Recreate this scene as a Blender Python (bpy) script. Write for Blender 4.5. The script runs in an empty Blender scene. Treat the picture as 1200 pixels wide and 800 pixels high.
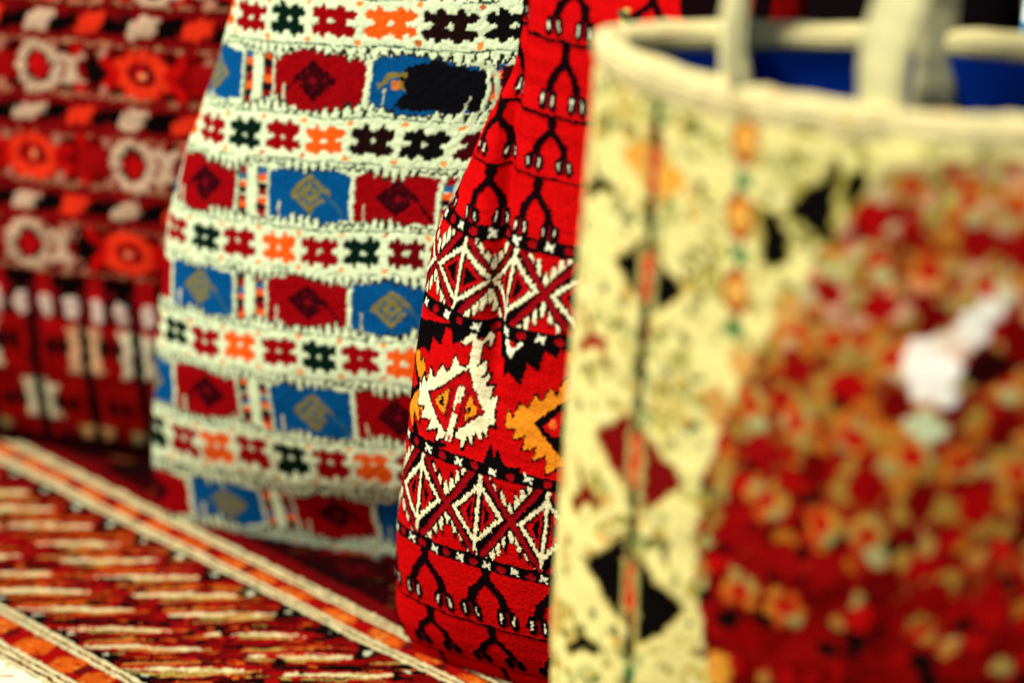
import bpy, math, random
import numpy as np

# ------------------------------------------------------------------ basics
S = bpy.context.scene
COL = S.collection
rng = np.random.RandomState(7)


def tag(o, label=None, cat=None, group=None, kind=None):
    for k, v in (('label', label), ('category', cat), ('group', group), ('kind', kind)):
        if v:
            o[k] = v
    return o


def empty(name, loc=(0, 0, 0)):
    o = bpy.data.objects.new(name, None)
    o.empty_display_size = .03
    o.location = loc
    COL.objects.link(o)
    return o


def link(name, me, mat, parent=None, origin=(0, 0, 0)):
    o = bpy.data.objects.new(name, me)
    me.name = name
    if mat is not None:
        me.materials.append(mat)
    COL.objects.link(o)
    if parent is not None:
        o.parent = parent
        o.location = (0, 0, 0)
    else:
        o.location = origin
    return o


def grid_mesh(name, P, st=None, pat=None, caps=()):
    """P: (NV, NU, 3) grid -> mesh of quads; st: (NV,NU,2); pat: (NV,NU,3) wool colours"""
    NV, NU = P.shape[:2]
    idx = np.arange(NV * NU).reshape(NV, NU)
    q = np.stack([idx[:-1, :-1], idx[:-1, 1:], idx[1:, 1:], idx[1:, :-1]], -1).reshape(-1, 4)
    me = bpy.data.meshes.new(name)
    me.vertices.add(NV * NU)
    me.vertices.foreach_set('co', P.astype(np.float32).ravel())
    nq = len(q)
    ncap = len(caps)
    capl = sum(len(c) for c in caps)
    loops = np.concatenate([q.ravel()] + [np.asarray(c, dtype=int) for c in caps]) if ncap else q.ravel()
    me.loops.add(nq * 4 + capl)
    me.loops.foreach_set('vertex_index', loops.astype(np.int32))
    me.polygons.add(nq + ncap)
    starts = list(np.arange(nq) * 4)
    tot = [4] * nq
    k = nq * 4
    for c in caps:
        starts.append(k)
        tot.append(len(c))
        k += len(c)
    me.polygons.foreach_set('loop_start', np.asarray(starts, dtype=np.int32))
    me.polygons.foreach_set('loop_total', np.asarray(tot, dtype=np.int32))
    me.update(calc_edges=True)
    me.polygons.foreach_set('use_smooth', np.ones(nq + ncap, dtype=bool))
    if st is not None:
        a = me.attributes.new('st', 'FLOAT_VECTOR', 'POINT')
        v = np.zeros((NV * NU, 3), dtype=np.float32)
        v[:, :2] = st.reshape(-1, 2)
        a.data.foreach_set('vector', v.ravel())
    if pat is not None:
        a = me.attributes.new('pat', 'FLOAT_COLOR', 'POINT')
        c = np.ones((NV * NU, 4), dtype=np.float32)
        c[:, :3] = pat.reshape(-1, 3)
        a.data.foreach_set('color', c.ravel())
    me.validate()
    return me


def spline(xs, ks, x):
    """smooth interpolation (Catmull-Rom with monotone-ish tangents) of key rows ks at xs"""
    xs = np.asarray(xs, float)
    ks = np.asarray(ks, float)
    x = np.clip(np.asarray(x, float), xs[0], xs[-1])
    d = np.diff(ks, axis=0) / np.diff(xs)[:, None]
    m = np.zeros_like(ks)
    m[0], m[-1] = d[0], d[-1]
    a, b = d[:-1], d[1:]
    same = (a * b) > 0
    m[1:-1] = np.where(same, 2 * a * b / np.where(same, a + b, 1), 0)
    i = np.clip(np.searchsorted(xs, x, side='right') - 1, 0, len(xs) - 2)
    h = (xs[i + 1] - xs[i])
    u = ((x - xs[i]) / h)[:, None]
    h = h[:, None]
    return ((2 * u**3 - 3 * u**2 + 1) * ks[i] + (u**3 - 2 * u**2 + u) * h * m[i]
            + (-2 * u**3 + 3 * u**2) * ks[i + 1] + (u**3 - u**2) * h * m[i + 1])


def vnoise(x, y, seed=0):
    """smooth value noise on arrays, about -1..1"""
    r = np.random.RandomState(seed).rand(64, 64) * 2 - 1
    xi = np.floor(x).astype(int)
    yi = np.floor(y).astype(int)
    fx = x - xi
    fy = y - yi
    fx = fx * fx * (3 - 2 * fx)
    fy = fy * fy * (3 - 2 * fy)
    g = lambda i, j: r[i % 64, j % 64]
    return ((g(xi, yi) * (1 - fx) + g(xi + 1, yi) * fx) * (1 - fy)
            + (g(xi, yi + 1) * (1 - fx) + g(xi + 1, yi + 1) * fx) * fy)


def loft_bag(keys, yaw, origin, nu_front, nu_back, nv, aref, mod=None, wrinkle=None, dens=None):
    """A cloth bag as a loft of rounded cross-sections.
    keys rows: z, centre along the face, centre along the normal, half width, front depth, back depth, exponent
    returns world points relative to origin, (s,t) cloth coordinates in metres"""
    keys = np.asarray(keys, float)
    y = math.radians(yaw)
    A = np.array([math.cos(y), -math.sin(y), 0])
    N = np.array([-math.sin(y), -math.cos(y), 0])
    Z = np.array([0, 0, 1.])
    # path length of the front centre line
    fz = keys[:, 0]
    fn = keys[:, 2] + keys[:, 4]
    tl = np.concatenate([[0], np.cumsum(np.hypot(np.diff(fz), np.diff(fn)) + 1e-5)])
    # start t where the front profile leaves the ground
    t = np.linspace(0, tl[-1], nv)
    K = spline(tl, keys, t)
    M = 360
    phi_f = np.linspace(math.pi, 0, M)            # left silhouette -> right silhouette, across the front
    phi_b = np.linspace(0, -math.pi, M)
    P = np.zeros((nv, nu_front + nu_back, 3))
    ST = np.zeros((nv, nu_front + nu_back, 2))
    for i in range(nv):
        z, ac, nc, W, Tf, Tb, p = K[i]
        e = 2. / p
        cf, sf = np.cos(phi_f), np.sin(phi_f)
        a1 = ac + W * np.sign(cf) * np.abs(cf)**e
        n1 = nc + Tf * np.abs(sf)**e
        cb, sb = np.cos(phi_b), np.sin(phi_b)
        a2 = ac + W * np.sign(cb) * np.abs(cb)**e
        n2 = nc - Tb * np.abs(sb)**e
        if mod is not None:
            n1 = mod(a1, n1, z, t[i])
        l1 = np.concatenate([[0], np.cumsum(np.hypot(np.diff(a1), np.diff(n1)))])
        l2 = np.concatenate([[0], np.cumsum(np.hypot(np.diff(a2), np.diff(n2)))])
        f = np.linspace(0, 1, nu_front)
        if dens is not None:
            f = dens(f)
        q1 = f * l1[-1]
        q2 = np.linspace(0, 1, nu_back + 1)[1:] * l2[-1]
        aa = np.concatenate([np.interp(q1, l1, a1), np.interp(q2, l2, a2)])
        nn = np.concatenate([np.interp(q1, l1, n1), np.interp(q2, l2, n2)])
        ar = aref(z, t[i])
        sref = np.interp(ar, a1, l1)
        ss = np.concatenate([q1, l1[-1] + q2]) - sref
        zz = np.full_like(aa, z)
        if wrinkle is not None:
            w = wrinkle(ss, t[i])
            w = w * min(1, max(0, (t[i] - .02) / .06))
            gn = np.concatenate([np.ones(nu_front), -np.ones(nu_back)])
            side = np.clip((np.abs(nn - nc) / max(Tf, 1e-4)), 0, 1)
            nn = nn + w * gn * side
        P[i] = aa[:, None] * A + nn[:, None] * N + zz[:, None] * Z
        ST[i, :, 0] = ss
        ST[i, :, 1] = t[i]
    return P, ST


def bag_dirs(yaw):
    y = math.radians(yaw)
    return (np.array([math.cos(y), -math.sin(y), 0]), np.array([-math.sin(y), -math.cos(y), 0]))


# ------------------------------------------------------------------ woven patterns, drawn in millimetres of cloth
class Cloth:
    def __init__(self, x0, x1, y0, y1, res, base):
        self.x0, self.y0, self.res = x0, y0, res
        self.W, self.H = int((x1 - x0) / res), int((y1 - y0) / res)
        self.a = np.empty((self.H, self.W, 3), np.float32)
        self.a[:] = base

    def _box(self, xa, xb, ya, yb):
        i0 = max(0, int((xa - self.x0) / self.res) - 1)
        i1 = min(self.W, int((xb - self.x0) / self.res) + 2)
        j0 = max(0, int((ya - self.y0) / self.res) - 1)
        j1 = min(self.H, int((yb - self.y0) / self.res) + 2)
        if i1 <= i0 or j1 <= j0:
            return None
        x = self.x0 + (np.arange(i0, i1) + .5) * self.res
        y = self.y0 + (np.arange(j0, j1) + .5) * self.res
        return (slice(j0, j1), slice(i0, i1)), x[None, :], y[:, None]

    def put(self, sl, m, col):
        self.a[sl][m] = col

    def poly(self, pts, col, grow=0, gcol=None):
        p = np.asarray(pts, float)
        if grow:
            self.line(np.concatenate([p, p[:1]]), grow * 2, gcol)
        b = self._box(p[:, 0].min(), p[:, 0].max(), p[:, 1].min(), p[:, 1].max())
        if b is None:
            return
        sl, x, y = b
        m = np.zeros((y.shape[0], x.shape[1]), bool)
        n = len(p)
        for i in range(n):
            xa, ya = p[i]
            xb, yb = p[(i + 1) % n]
            if ya == yb:
                continue
            c = ((ya > y) != (yb > y)) & (x < (xb - xa) * (y - ya) / (yb - ya) + xa)
            m ^= c
        self.put(sl, m, col)

    def line(self, pts, w, col):
        p = np.asarray(pts, float)
        for (xa, ya), (xb, yb) in zip(p[:-1], p[1:]):
            b = self._box(min(xa, xb) - w, max(xa, xb) + w, min(ya, yb) - w, max(ya, yb) + w)
            if b is None:
                continue
            sl, x, y = b
            dx, dy = xb - xa, yb - ya
            u = np.clip(((x - xa) * dx + (y - ya) * dy) / (dx * dx + dy * dy + 1e-9), 0, 1)
            self.put(sl, (x - xa - u * dx)**2 + (y - ya - u * dy)**2 < w * w / 4, col)

    def ell(self, cx, cy, rx, ry, col, rot=0.):
        r = max(rx, ry)
        b = self._box(cx - r, cx + r, cy - r, cy + r)
        if b is None:
            return
        sl, x, y = b
        c, s = math.cos(rot), math.sin(rot)
        u, v = (x - cx) * c + (y - cy) * s, -(x - cx) * s + (y - cy) * c
        self.put(sl, (u / rx)**2 + (v / ry)**2 < 1, col)

    def rect(self, xa, xb, ya, yb, col):
        b = self._box(xa, xb, ya, yb)
        if b is None:
            return
        sl, x, y = b
        self.put(sl, (x >= xa) & (x < xb) & (y >= ya) & (y < yb), col)

    def look(self, s, t, jit=.5, jscale=1.6, seed=1, knot=0, weft=.06):
        """colour of the cloth at (s,t) metres; jit = irregular knotting in mm"""
        x, y = s * 1000, t * 1000
        jx = jit * vnoise(x / jscale, y / jscale, seed) + jit * .8 * vnoise(x / (jscale * 5), y / (jscale * 5), seed + 5)
        jy = jit * vnoise(x / jscale, y / jscale, seed + 1) + jit * .8 * vnoise(x / (jscale * 5), y / (jscale * 5), seed + 6)
        x = x + jx
        y = y + jy
        if knot:
            x = (np.floor(x / knot) + .5) * knot
            y = (np.floor(y / knot) + .5) * knot
        i = np.clip(((x - self.x0) / self.res).astype(int), 0, self.W - 1)
        j = np.clip(((y - self.y0) / self.res).astype(int), 0, self.H - 1)
        c = self.a[j, i]
        # abrash: dye lots that differ along the weft, and single paler / darker knots
        ab = 1 + weft * vnoise(x / 90, y / 3.2, seed + 9) + weft * .8 * vnoise(x / 1.3, y / 1.3, seed + 11)
        return c * ab[..., None]


BLK = (.0035, .0025, .003)


def lay(t, at, rows):
    """how the cloth is eased over the bag's curves: height on the bag (mm) -> row of the weave (mm), back in metres"""
    at = [at[0] - 300] + list(at) + [at[-1] + 300]
    rows = [rows[0] - 300] + list(rows) + [rows[-1] + 300]
    return np.interp(t * 1000, at, rows) / 1000


# ---- red bag
RED, DRED, CRM, ORG = (.50, .0028, .0035), (.27, .003, .006), (.84, .80, .50), (.78, .25, .014)
BRK = (.006, .002, .003)


def stem_motif(c, x, top, h, k=1., feet=True, seed=0):
    """a black forked stem with paired feet, hanging from a line at height top"""
    r = random.Random(seed)
    j = lambda a=.8: r.uniform(-a, a)
    fx, fy = x + j(), top - h * .27
    c.poly([(x - 4.2 * k, top + 1), (x + 4.2 * k, top + 1), (x + 3. * k, fy), (x - 3. * k, fy)], BRK)
    for sgn in (-1, 1):
        fxx = x + sgn * 12.5 * k + j()
        mid = (x + sgn * 9.5 * k + j(), top - h * .48)
        foot = (fxx, top - h * .68)
        c.line([(fx, fy + 1), mid], 5.6 * k, BRK)
        c.line([mid, foot], 6.6 * k, BRK)
        for q in (-1, 1):
            px = fxx + q * 4.3 * k
            c.ell(px, top - h * .80, 3.5 * k, h * .15, BRK)
            lean = j(.9)
            if feet:
                c.line([(px + lean, top - h * .73), (px + j(.3), top - h * .79), (px - lean * .6, top - h * .86)], 1.0 * k, (.82, .84, .62))
        c.line([(fxx, top - h * .7), (fxx, top - h * .9)], 2.0 * k, (.16, .003, .005))


def star(c, x, y, r, col):
    c.ell(x, y, r * .8, r * .6, col)
    for a in range(4):
        an = a * math.pi / 2 + .6
        c.line([(x, y), (x + r * 1.15 * math.cos(an), y + r * .95 * math.sin(an))], r * .62, col)


def star_band(c, y, x0, x1, sp, ph=0, h=4.2, slope=0., seed=0):
    r = random.Random(seed)
    c.poly([(x0, y - h), (x1, y - h), (x1, y + h), (x0, y + h)], BLK)
    n = int((x1 - x0) / sp) + 1
    for i in range(n):
        x = x0 + ((ph - x0) % sp) + i * sp
        star(c, x + r.uniform(-1, 1), y + r.uniform(-.5, .5), 2.7, (.80, .84, .62))
        c.ell(x + sp / 2, y + r.uniform(-.6, .6), 3.4, 2.5, (.30, .003, .006))


def diamond_band(c, yc, hh, centres, hws, y0, y1, seed=0):
    r = random.Random(seed)
    n = len(centres)
    c.rect(centres[0] - 40, centres[-1] + 40, y0, y1, BLK)
    X = [(centres[i] + hws[i] + centres[i + 1] - hws[i + 1]) / 2 for i in range(n - 1)]
    X = [centres[0] - hws[0] - 7] + X + [centres[-1] + hws[-1] + 7]
    H = hh + 8
    for i, m in enumerate(X):
        lo = m - centres[i - 1] if i > 0 else 26
        hi = centres[i] - m if i < n else 26
        for up in (-1, 1):
            # red serrated wedge in the notch, then cream flames standing on the crossed bands
            w = min(lo, hi)
            top = (y1 - yc - 1) if up > 0 else (yc - y0 - 1)
            q = []
            for k, (dx, dy) in enumerate([(-.62, 1), (-.56, .78), (-.44, .92), (-.33, .60), (-.2, .8), (-.1, .50), (0, .36), (.1, .50), (.2, .8), (.33, .6), (.44, .92), (.56, .78), (.62, 1)]):
                q.append((m + dx * w, yc + up * max(9, dy * top)))
            c.poly(q, RED)
            for k in range(-4, 5):
                fx = m + k * w / 4.7 + r.uniform(-.4, .4)
                side = hi if k > 0 else lo
                base = abs(k) * (w / 4.7) * H / side + 4.0
                if base > top - 2:
                    continue
                ln = 10.5 - abs(k) * .7 + r.uniform(-1.4, 1.4)
                tip = min(base + ln, top + 1)
                for wd, cc, ex in ((2.9, BLK, 1.0), (2.05, CRM, 0)):
                    c.poly([(fx - wd, yc + up * (base - 2.5)), (fx - wd * .9, yc + up * (base + (tip - base) * .55)), (fx - .55 - ex * .4, yc + up * (tip + ex)),
                            (fx + .55 + ex * .4, yc + up * (tip + ex)), (fx + wd * .9, yc + up * (base + (tip - base) * .6)), (fx + wd, yc + up * (base - 2.5))], cc)
    for i, m in enumerate(X):
        for nb, ok in ((i - 1, i > 0), (i, i < n)):
            if not ok:
                continue
            cx = centres[nb]
            for up in (-1, 1):
                ex = cx + (m - cx) * .14 + up * 2.
                c.line([(m, yc), (ex, yc + up * H)], 6.6, BLK)
    for i, m in enumerate(X):
        for nb, ok in ((i - 1, i > 0), (i, i < n)):
            if not ok:
                continue
            cx = centres[nb]
            for up in (-1, 1):
                ex = cx + (m - cx) * .14 + up * 2.
                c.line([(m, yc), (ex, yc + up * H)], 4.0, DRED)
    for cx, hw in zip(centres, hws):
        T, B, Lf, R = (cx + 3.2, yc + hh), (cx - 3.2, yc - hh), (cx - hw, yc - .5), (cx + hw, yc + .5)
        c.poly([T, R, B, Lf], BLK)
        c.poly([T, R, B, Lf], BLK, 2.9, BLK)
        for e0, e1 in ((T, R), (R, B), (B, Lf), (Lf, T)):
            k = 7
            for u in range(k + 1):
                f = u / k
                c.ell(e0[0] + (e1[0] - e0[0]) * f, e0[1] + (e1[1] - e0[1]) * f, 1.9, 1.55, CRM)
            c.line([e0, e1], 2.3, CRM)
        c.line([(cx + 4.2, yc + hh + 6), (cx - 4.4, yc - hh - 6)], 2.5, CRM)
        for sg, apex in ((-1, Lf), (1, R)):
            ax = apex[0] - sg * 4.6
            c.poly([(ax, apex[1]), (cx + sg * 3.2 + 2.4, yc + hh * .66), (cx + sg * 3.2 - 2.4, yc - hh * .66)], (.46, .0035, .005))
            c.poly([(ax - sg * 4.2, apex[1]), (cx + sg * 4.9 + 1., yc + hh * .42), (cx + sg * 4.9 - 1., yc - hh * .42)], BLK)
    c.rect(centres[0] - 60, centres[-1] + 60, y0 - .1, y0 + 1.3, BLK)


def serrated(c, corners, teeth, ln, col, out=1.3):
    """lozenge whose edges carry upright flames; corners T, R, B, L"""
    T, R, B, L = [np.array(p, float) for p in corners]
    poly = []
    for e0, e1, up in ((T, R, 1), (R, B, -1), (B, L, -1), (L, T, 1)):
        for k in range(teeth):
            a = e0 + (e1 - e0) * (k / teeth)
            b = e0 + (e1 - e0) * ((k + .55) / teeth)
            mid = e0 + (e1 - e0) * ((k + .3) / teeth)
            sx = np.sign((e0 + e1)[0] / 2 - (T + B)[0] / 2)
            poly += [tuple(a), tuple(mid + np.array([sx * 2.4, up * ln * (1 + .22 * math.sin(k * 2.3 + up))])), tuple(b)]
    c.poly(poly, col, out, BLK)


def sk(x, y):            # sketch units -> mm on the cloth of the middle panel
    return (-58 + .737 * (x - 506) + .015 * (y - 461), 242 + .2056 * (x - 506) - .587 * (y - 461))


def z3(pts):
    return [sk(480 + a / 5.33, 380 + b / 5.33) for a, b in pts]


def z4(pts):
    return [sk(570 + a / 4.444, 380 + b / 4.444) for a, b in pts]


def make_red():
    c = Cloth(-330, 760, -10, 640, .5, RED)
    # plain rows with hanging forked stems
    rows = [(86, 42, None, 1.0, -15, 50), (138, 52, None, 1.12, -14, 50)]
    for top, h, _, k, x0, sp in rows:
        for i in range(-6, 15):
            stem_motif(c, x0 + i * sp, top, h, k, feet=top > 100, seed=int(top + i))
    for top, x1, h in ((399, 19, 42), (441, 26, 41), (486, 33, 45), (529, 34, 43), (572, 34, 43)):
        xs = [-26 - 52 * i for i in range(6)] + [x1 + 52 * i for i in range(14)]
        for i, x in enumerate(xs):
            stem_motif(c, x, top, h, .93, seed=int(top) + i)
        c.line([(-330 + k * 6, top + .8 * math.sin(k * 1.7)) for k in range(182)], 1.9, BLK)
    c.line([(-330 + k * 6, 86 + .6 * math.sin(k * 1.7)) for k in range(182)], 1.9, BLK)
    c.line([(-330, 44), (760, 44)], 1.9, BLK)
    for i in range(-6, 15):
        c.line([(-15 + i * 50, 44), (-15 + i * 50, 30)], 4, BLK)
    # darker red with black stripes on the right, black patch at the mouth
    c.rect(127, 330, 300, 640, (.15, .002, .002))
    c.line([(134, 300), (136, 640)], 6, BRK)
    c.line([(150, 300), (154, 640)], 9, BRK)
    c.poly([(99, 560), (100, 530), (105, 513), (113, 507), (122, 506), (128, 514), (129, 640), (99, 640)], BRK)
    # ---- the patterned panel between 131 and 361
    c.rect(-330, 760, 132, 361, RED)
    # middle panel: cream and orange serrated lozenges, black stepped triangles
    for i in range(-3, 9):
        ox = i * 164
        M = lambda pts: [(a + ox, b) for a, b in pts]
        # black stepped band hanging from the top
        c.poly(M(z3([(-60, -20), (620, 10), (620, 60), (330, 95), (270, 130), (245, 30), (205, 25), (190, 130), (125, 90), (105, 200), (60, 160), (-60, 200)])), BLK)
        c.poly(M(z4([(30, 30), (420, 60), (420, 150), (330, 165), (310, 225), (270, 175), (240, 275), (195, 230), (165, 335), (110, 265), (80, 285), (85, 205), (55, 195)])), BLK)
        c.poly(M(z4([(330, 200), (312, 225), (345, 200), (360, 150), (400, 150), (400, 60)])), (.3, .003, .005))
        c.poly(M(z4([(92, 100), (130, 55), (140, 62), (128, 85), (135, 135), (205, 100), (208, 112), (150, 150), (122, 195), (105, 170)])), (.80, .84, .62))
        c.poly(M(z4([(112, 115), (128, 100), (140, 135), (168, 122), (125, 150)])), RED)
        star(c, *M(z4([(285, 103)]))[0], 3.6, (.80, .84, .62))
        # black jagged hints along the left and the bottom
        for pts in ([(0, 640), (25, 600), (60, 690), (120, 715), (250, 735), (250, 760), (0, 770)], ):
            c.poly(M(z3(pts)), BLK)
        c.poly(M(z4([(0, 700), (30, 605), (48, 690), (62, 640), (85, 710), (100, 735), (160, 745), (160, 800), (0, 800)])), BLK)
        # cream lozenge
        q = z3([(50, 420), (48, 345), (68, 400), (85, 322), (118, 375), (135, 280), (175, 345), (220, 250), (262, 310), (305, 195), (330, 250), (375, 265),
                (390, 245), (400, 130), (395, 95), (350, 118), (328, 100), (345, 95), (385, 50), (405, 55), (415, 95), (435, 110), (465, 68), (485, 95), (488, 140), (470, 165), (468, 110), (440, 130),
                (432, 270), (465, 235), (470, 290), (455, 345), (492, 325), (480, 400), (520, 395), (500, 470), (545, 470), (528, 560), (535, 640), (505, 625), (490, 690), (470, 640), (455, 710), (430, 650), (405, 745), (385, 675),
                (350, 775), (340, 700), (310, 690), (330, 660), (290, 650), (275, 700), (255, 715), (240, 690), (185, 730), (205, 640), (125, 655), (160, 590), (80, 582), (110, 510), (50, 512)])
        c.poly(M(q), CRM, 1.5, BLK)
        c.poly(M(z3([(138, 430), (230, 390), (385, 282), (420, 400), (470, 545), (330, 640), (300, 655), (240, 645), (190, 560)])), (.45, .0035, .005), 1.1, BLK)
        c.poly(M(z3([(180, 465), (278, 398), (268, 470), (240, 555), (205, 520)])), ORG, .8, BLK)
        c.poly(M(z3([(405, 440), (445, 520), (432, 560), (370, 590), (385, 500)])), ORG, .8, BLK)
        for a, b, w_, h_ in ((230, 470, 10, 18), (225, 490, 16, 8), (405, 525, 9, 16), (395, 545, 12, 8)):
            c.ell(*M(z3([(a, b)]))[0], w_ / 5.33 * .85, h_ / 5.33 * .75, BLK)
        c.line(M(z3([(302, 400), (255, 580)])), 2.6, DRED)
        c.line(M(z3([(395, 420), (345, 570)])), 2.6, DRED)
        c.poly(M(z3([(335, 390), (360, 375), (375, 395), (330, 560), (290, 720), (245, 725), (275, 620)])), CRM, .9, BLK)
        c.poly(M(z3([(345, 420), (350, 425), (335, 490), (315, 560), (305, 600), (325, 510)])), RED)
        c.poly(M(z3([(270, 680), (285, 685), (270, 735), (258, 735)])), RED)
        c.poly(M(z3([(318, 490), (352, 490), (330, 560), (295, 560)])), (.5, .0035, .005))
        # orange lozenge to its right (mirrored about its own middle)
        top = z4([(95, 520), (110, 452), (130, 500), (160, 420), (195, 455), (228, 385), (250, 430), (290, 365), (315, 405), (350, 320), (375, 380), (410, 370), (440, 290), (470, 330)])
        bot = z4([(105, 548), (145, 540), (130, 600), (185, 580), (172, 655), (232, 640), (215, 715), (270, 690), (268, 790), (335, 745), (360, 800), (420, 760), (440, 850), (470, 800)])
        mx = z4([(430, 545)])[0]
        mir = lambda p: (2 * mx[0] - p[0] , p[1] + (mx[0] - p[0]) * .0)
        o = top + [mir(p) for p in top[::-1]] + [mir(p) for p in bot] + bot[::-1]
        c.poly(M(o), ORG, 1.2, BLK)
        inn = z4([(218, 520), (300, 465), (370, 415), (430, 395)])
        inb = z4([(430, 770), (330, 705), (285, 630), (240, 560)])
        c.poly(M(inn + [mir(p) for p in inn[::-1]] + [mir(p) for p in inb[::-1]] + inb), BLK)
        c.poly(M(z4([(255, 545), (320, 490), (342, 488), (325, 605), (290, 590)])), (.5, .004, .005))
        c.ell(*M(z4([(298, 540)]))[0], 2.6, 3.0, (.75, .12, .02))
        c.poly(M([mir(p) for p in z4([(255, 545), (320, 490), (342, 488), (325, 605), (290, 590)])]), (.5, .004, .005))
        for p in z4([(375, 235), (385, 215)]):
            c.ell(p[0] + ox, p[1], 3.2, 5, ORG)
    # diamond bands
    up = [-43 - 50 * i for i in range(5, 0, -1)] + [-42, 4, 57] + [57 + 50 * i for i in range(1, 13)]
    hw = [20] * 5 + [24, 20, 21] + [20] * 12
    diamond_band(c, 327.5, 18.5, up, hw, 300, 353, 3)
    lo = [-67 - 50 * i for i in range(5, 0, -1)] + [-67, -17, 33] + [33 + 50 * i for i in range(1, 13)]
    diamond_band(c, 171.5, 21, lo, [18] * len(lo), 139, 203, 5)
    star_band(c, 356.5, -330, 760, 26, -20, 4.6, seed=1)
    star_band(c, 298.5, -330, 760, 26.5, -24, 4.4, seed=2)
    star_band(c, 204, -330, 760, 27, -31, 4.2, seed=3)
    star_band(c, 135.5, -330, 760, 21.6, -34, 4.4, seed=4)
    return c


def pat_red(s, t):
    c = make_red()
    t = lay(t, [26, 74, 126, 198, 292.5, 350.5, 392, 430, 476], [40, 86, 135.5, 204, 298.5, 356.5, 399, 441, 486])
    s = s + .0025
    return c.look(s, t, .55, 1.5, 11, knot=.9, weft=.17)


# ---- white bag
WCR, WBLUE, WRED, WGRN, WORG, WGOLD = (.66, .80, .51), (.002, .072, .23), (.26, .002, .004), (.0025, .012, .007), (.80, .105, .008), (.19, .16, .03)


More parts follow.
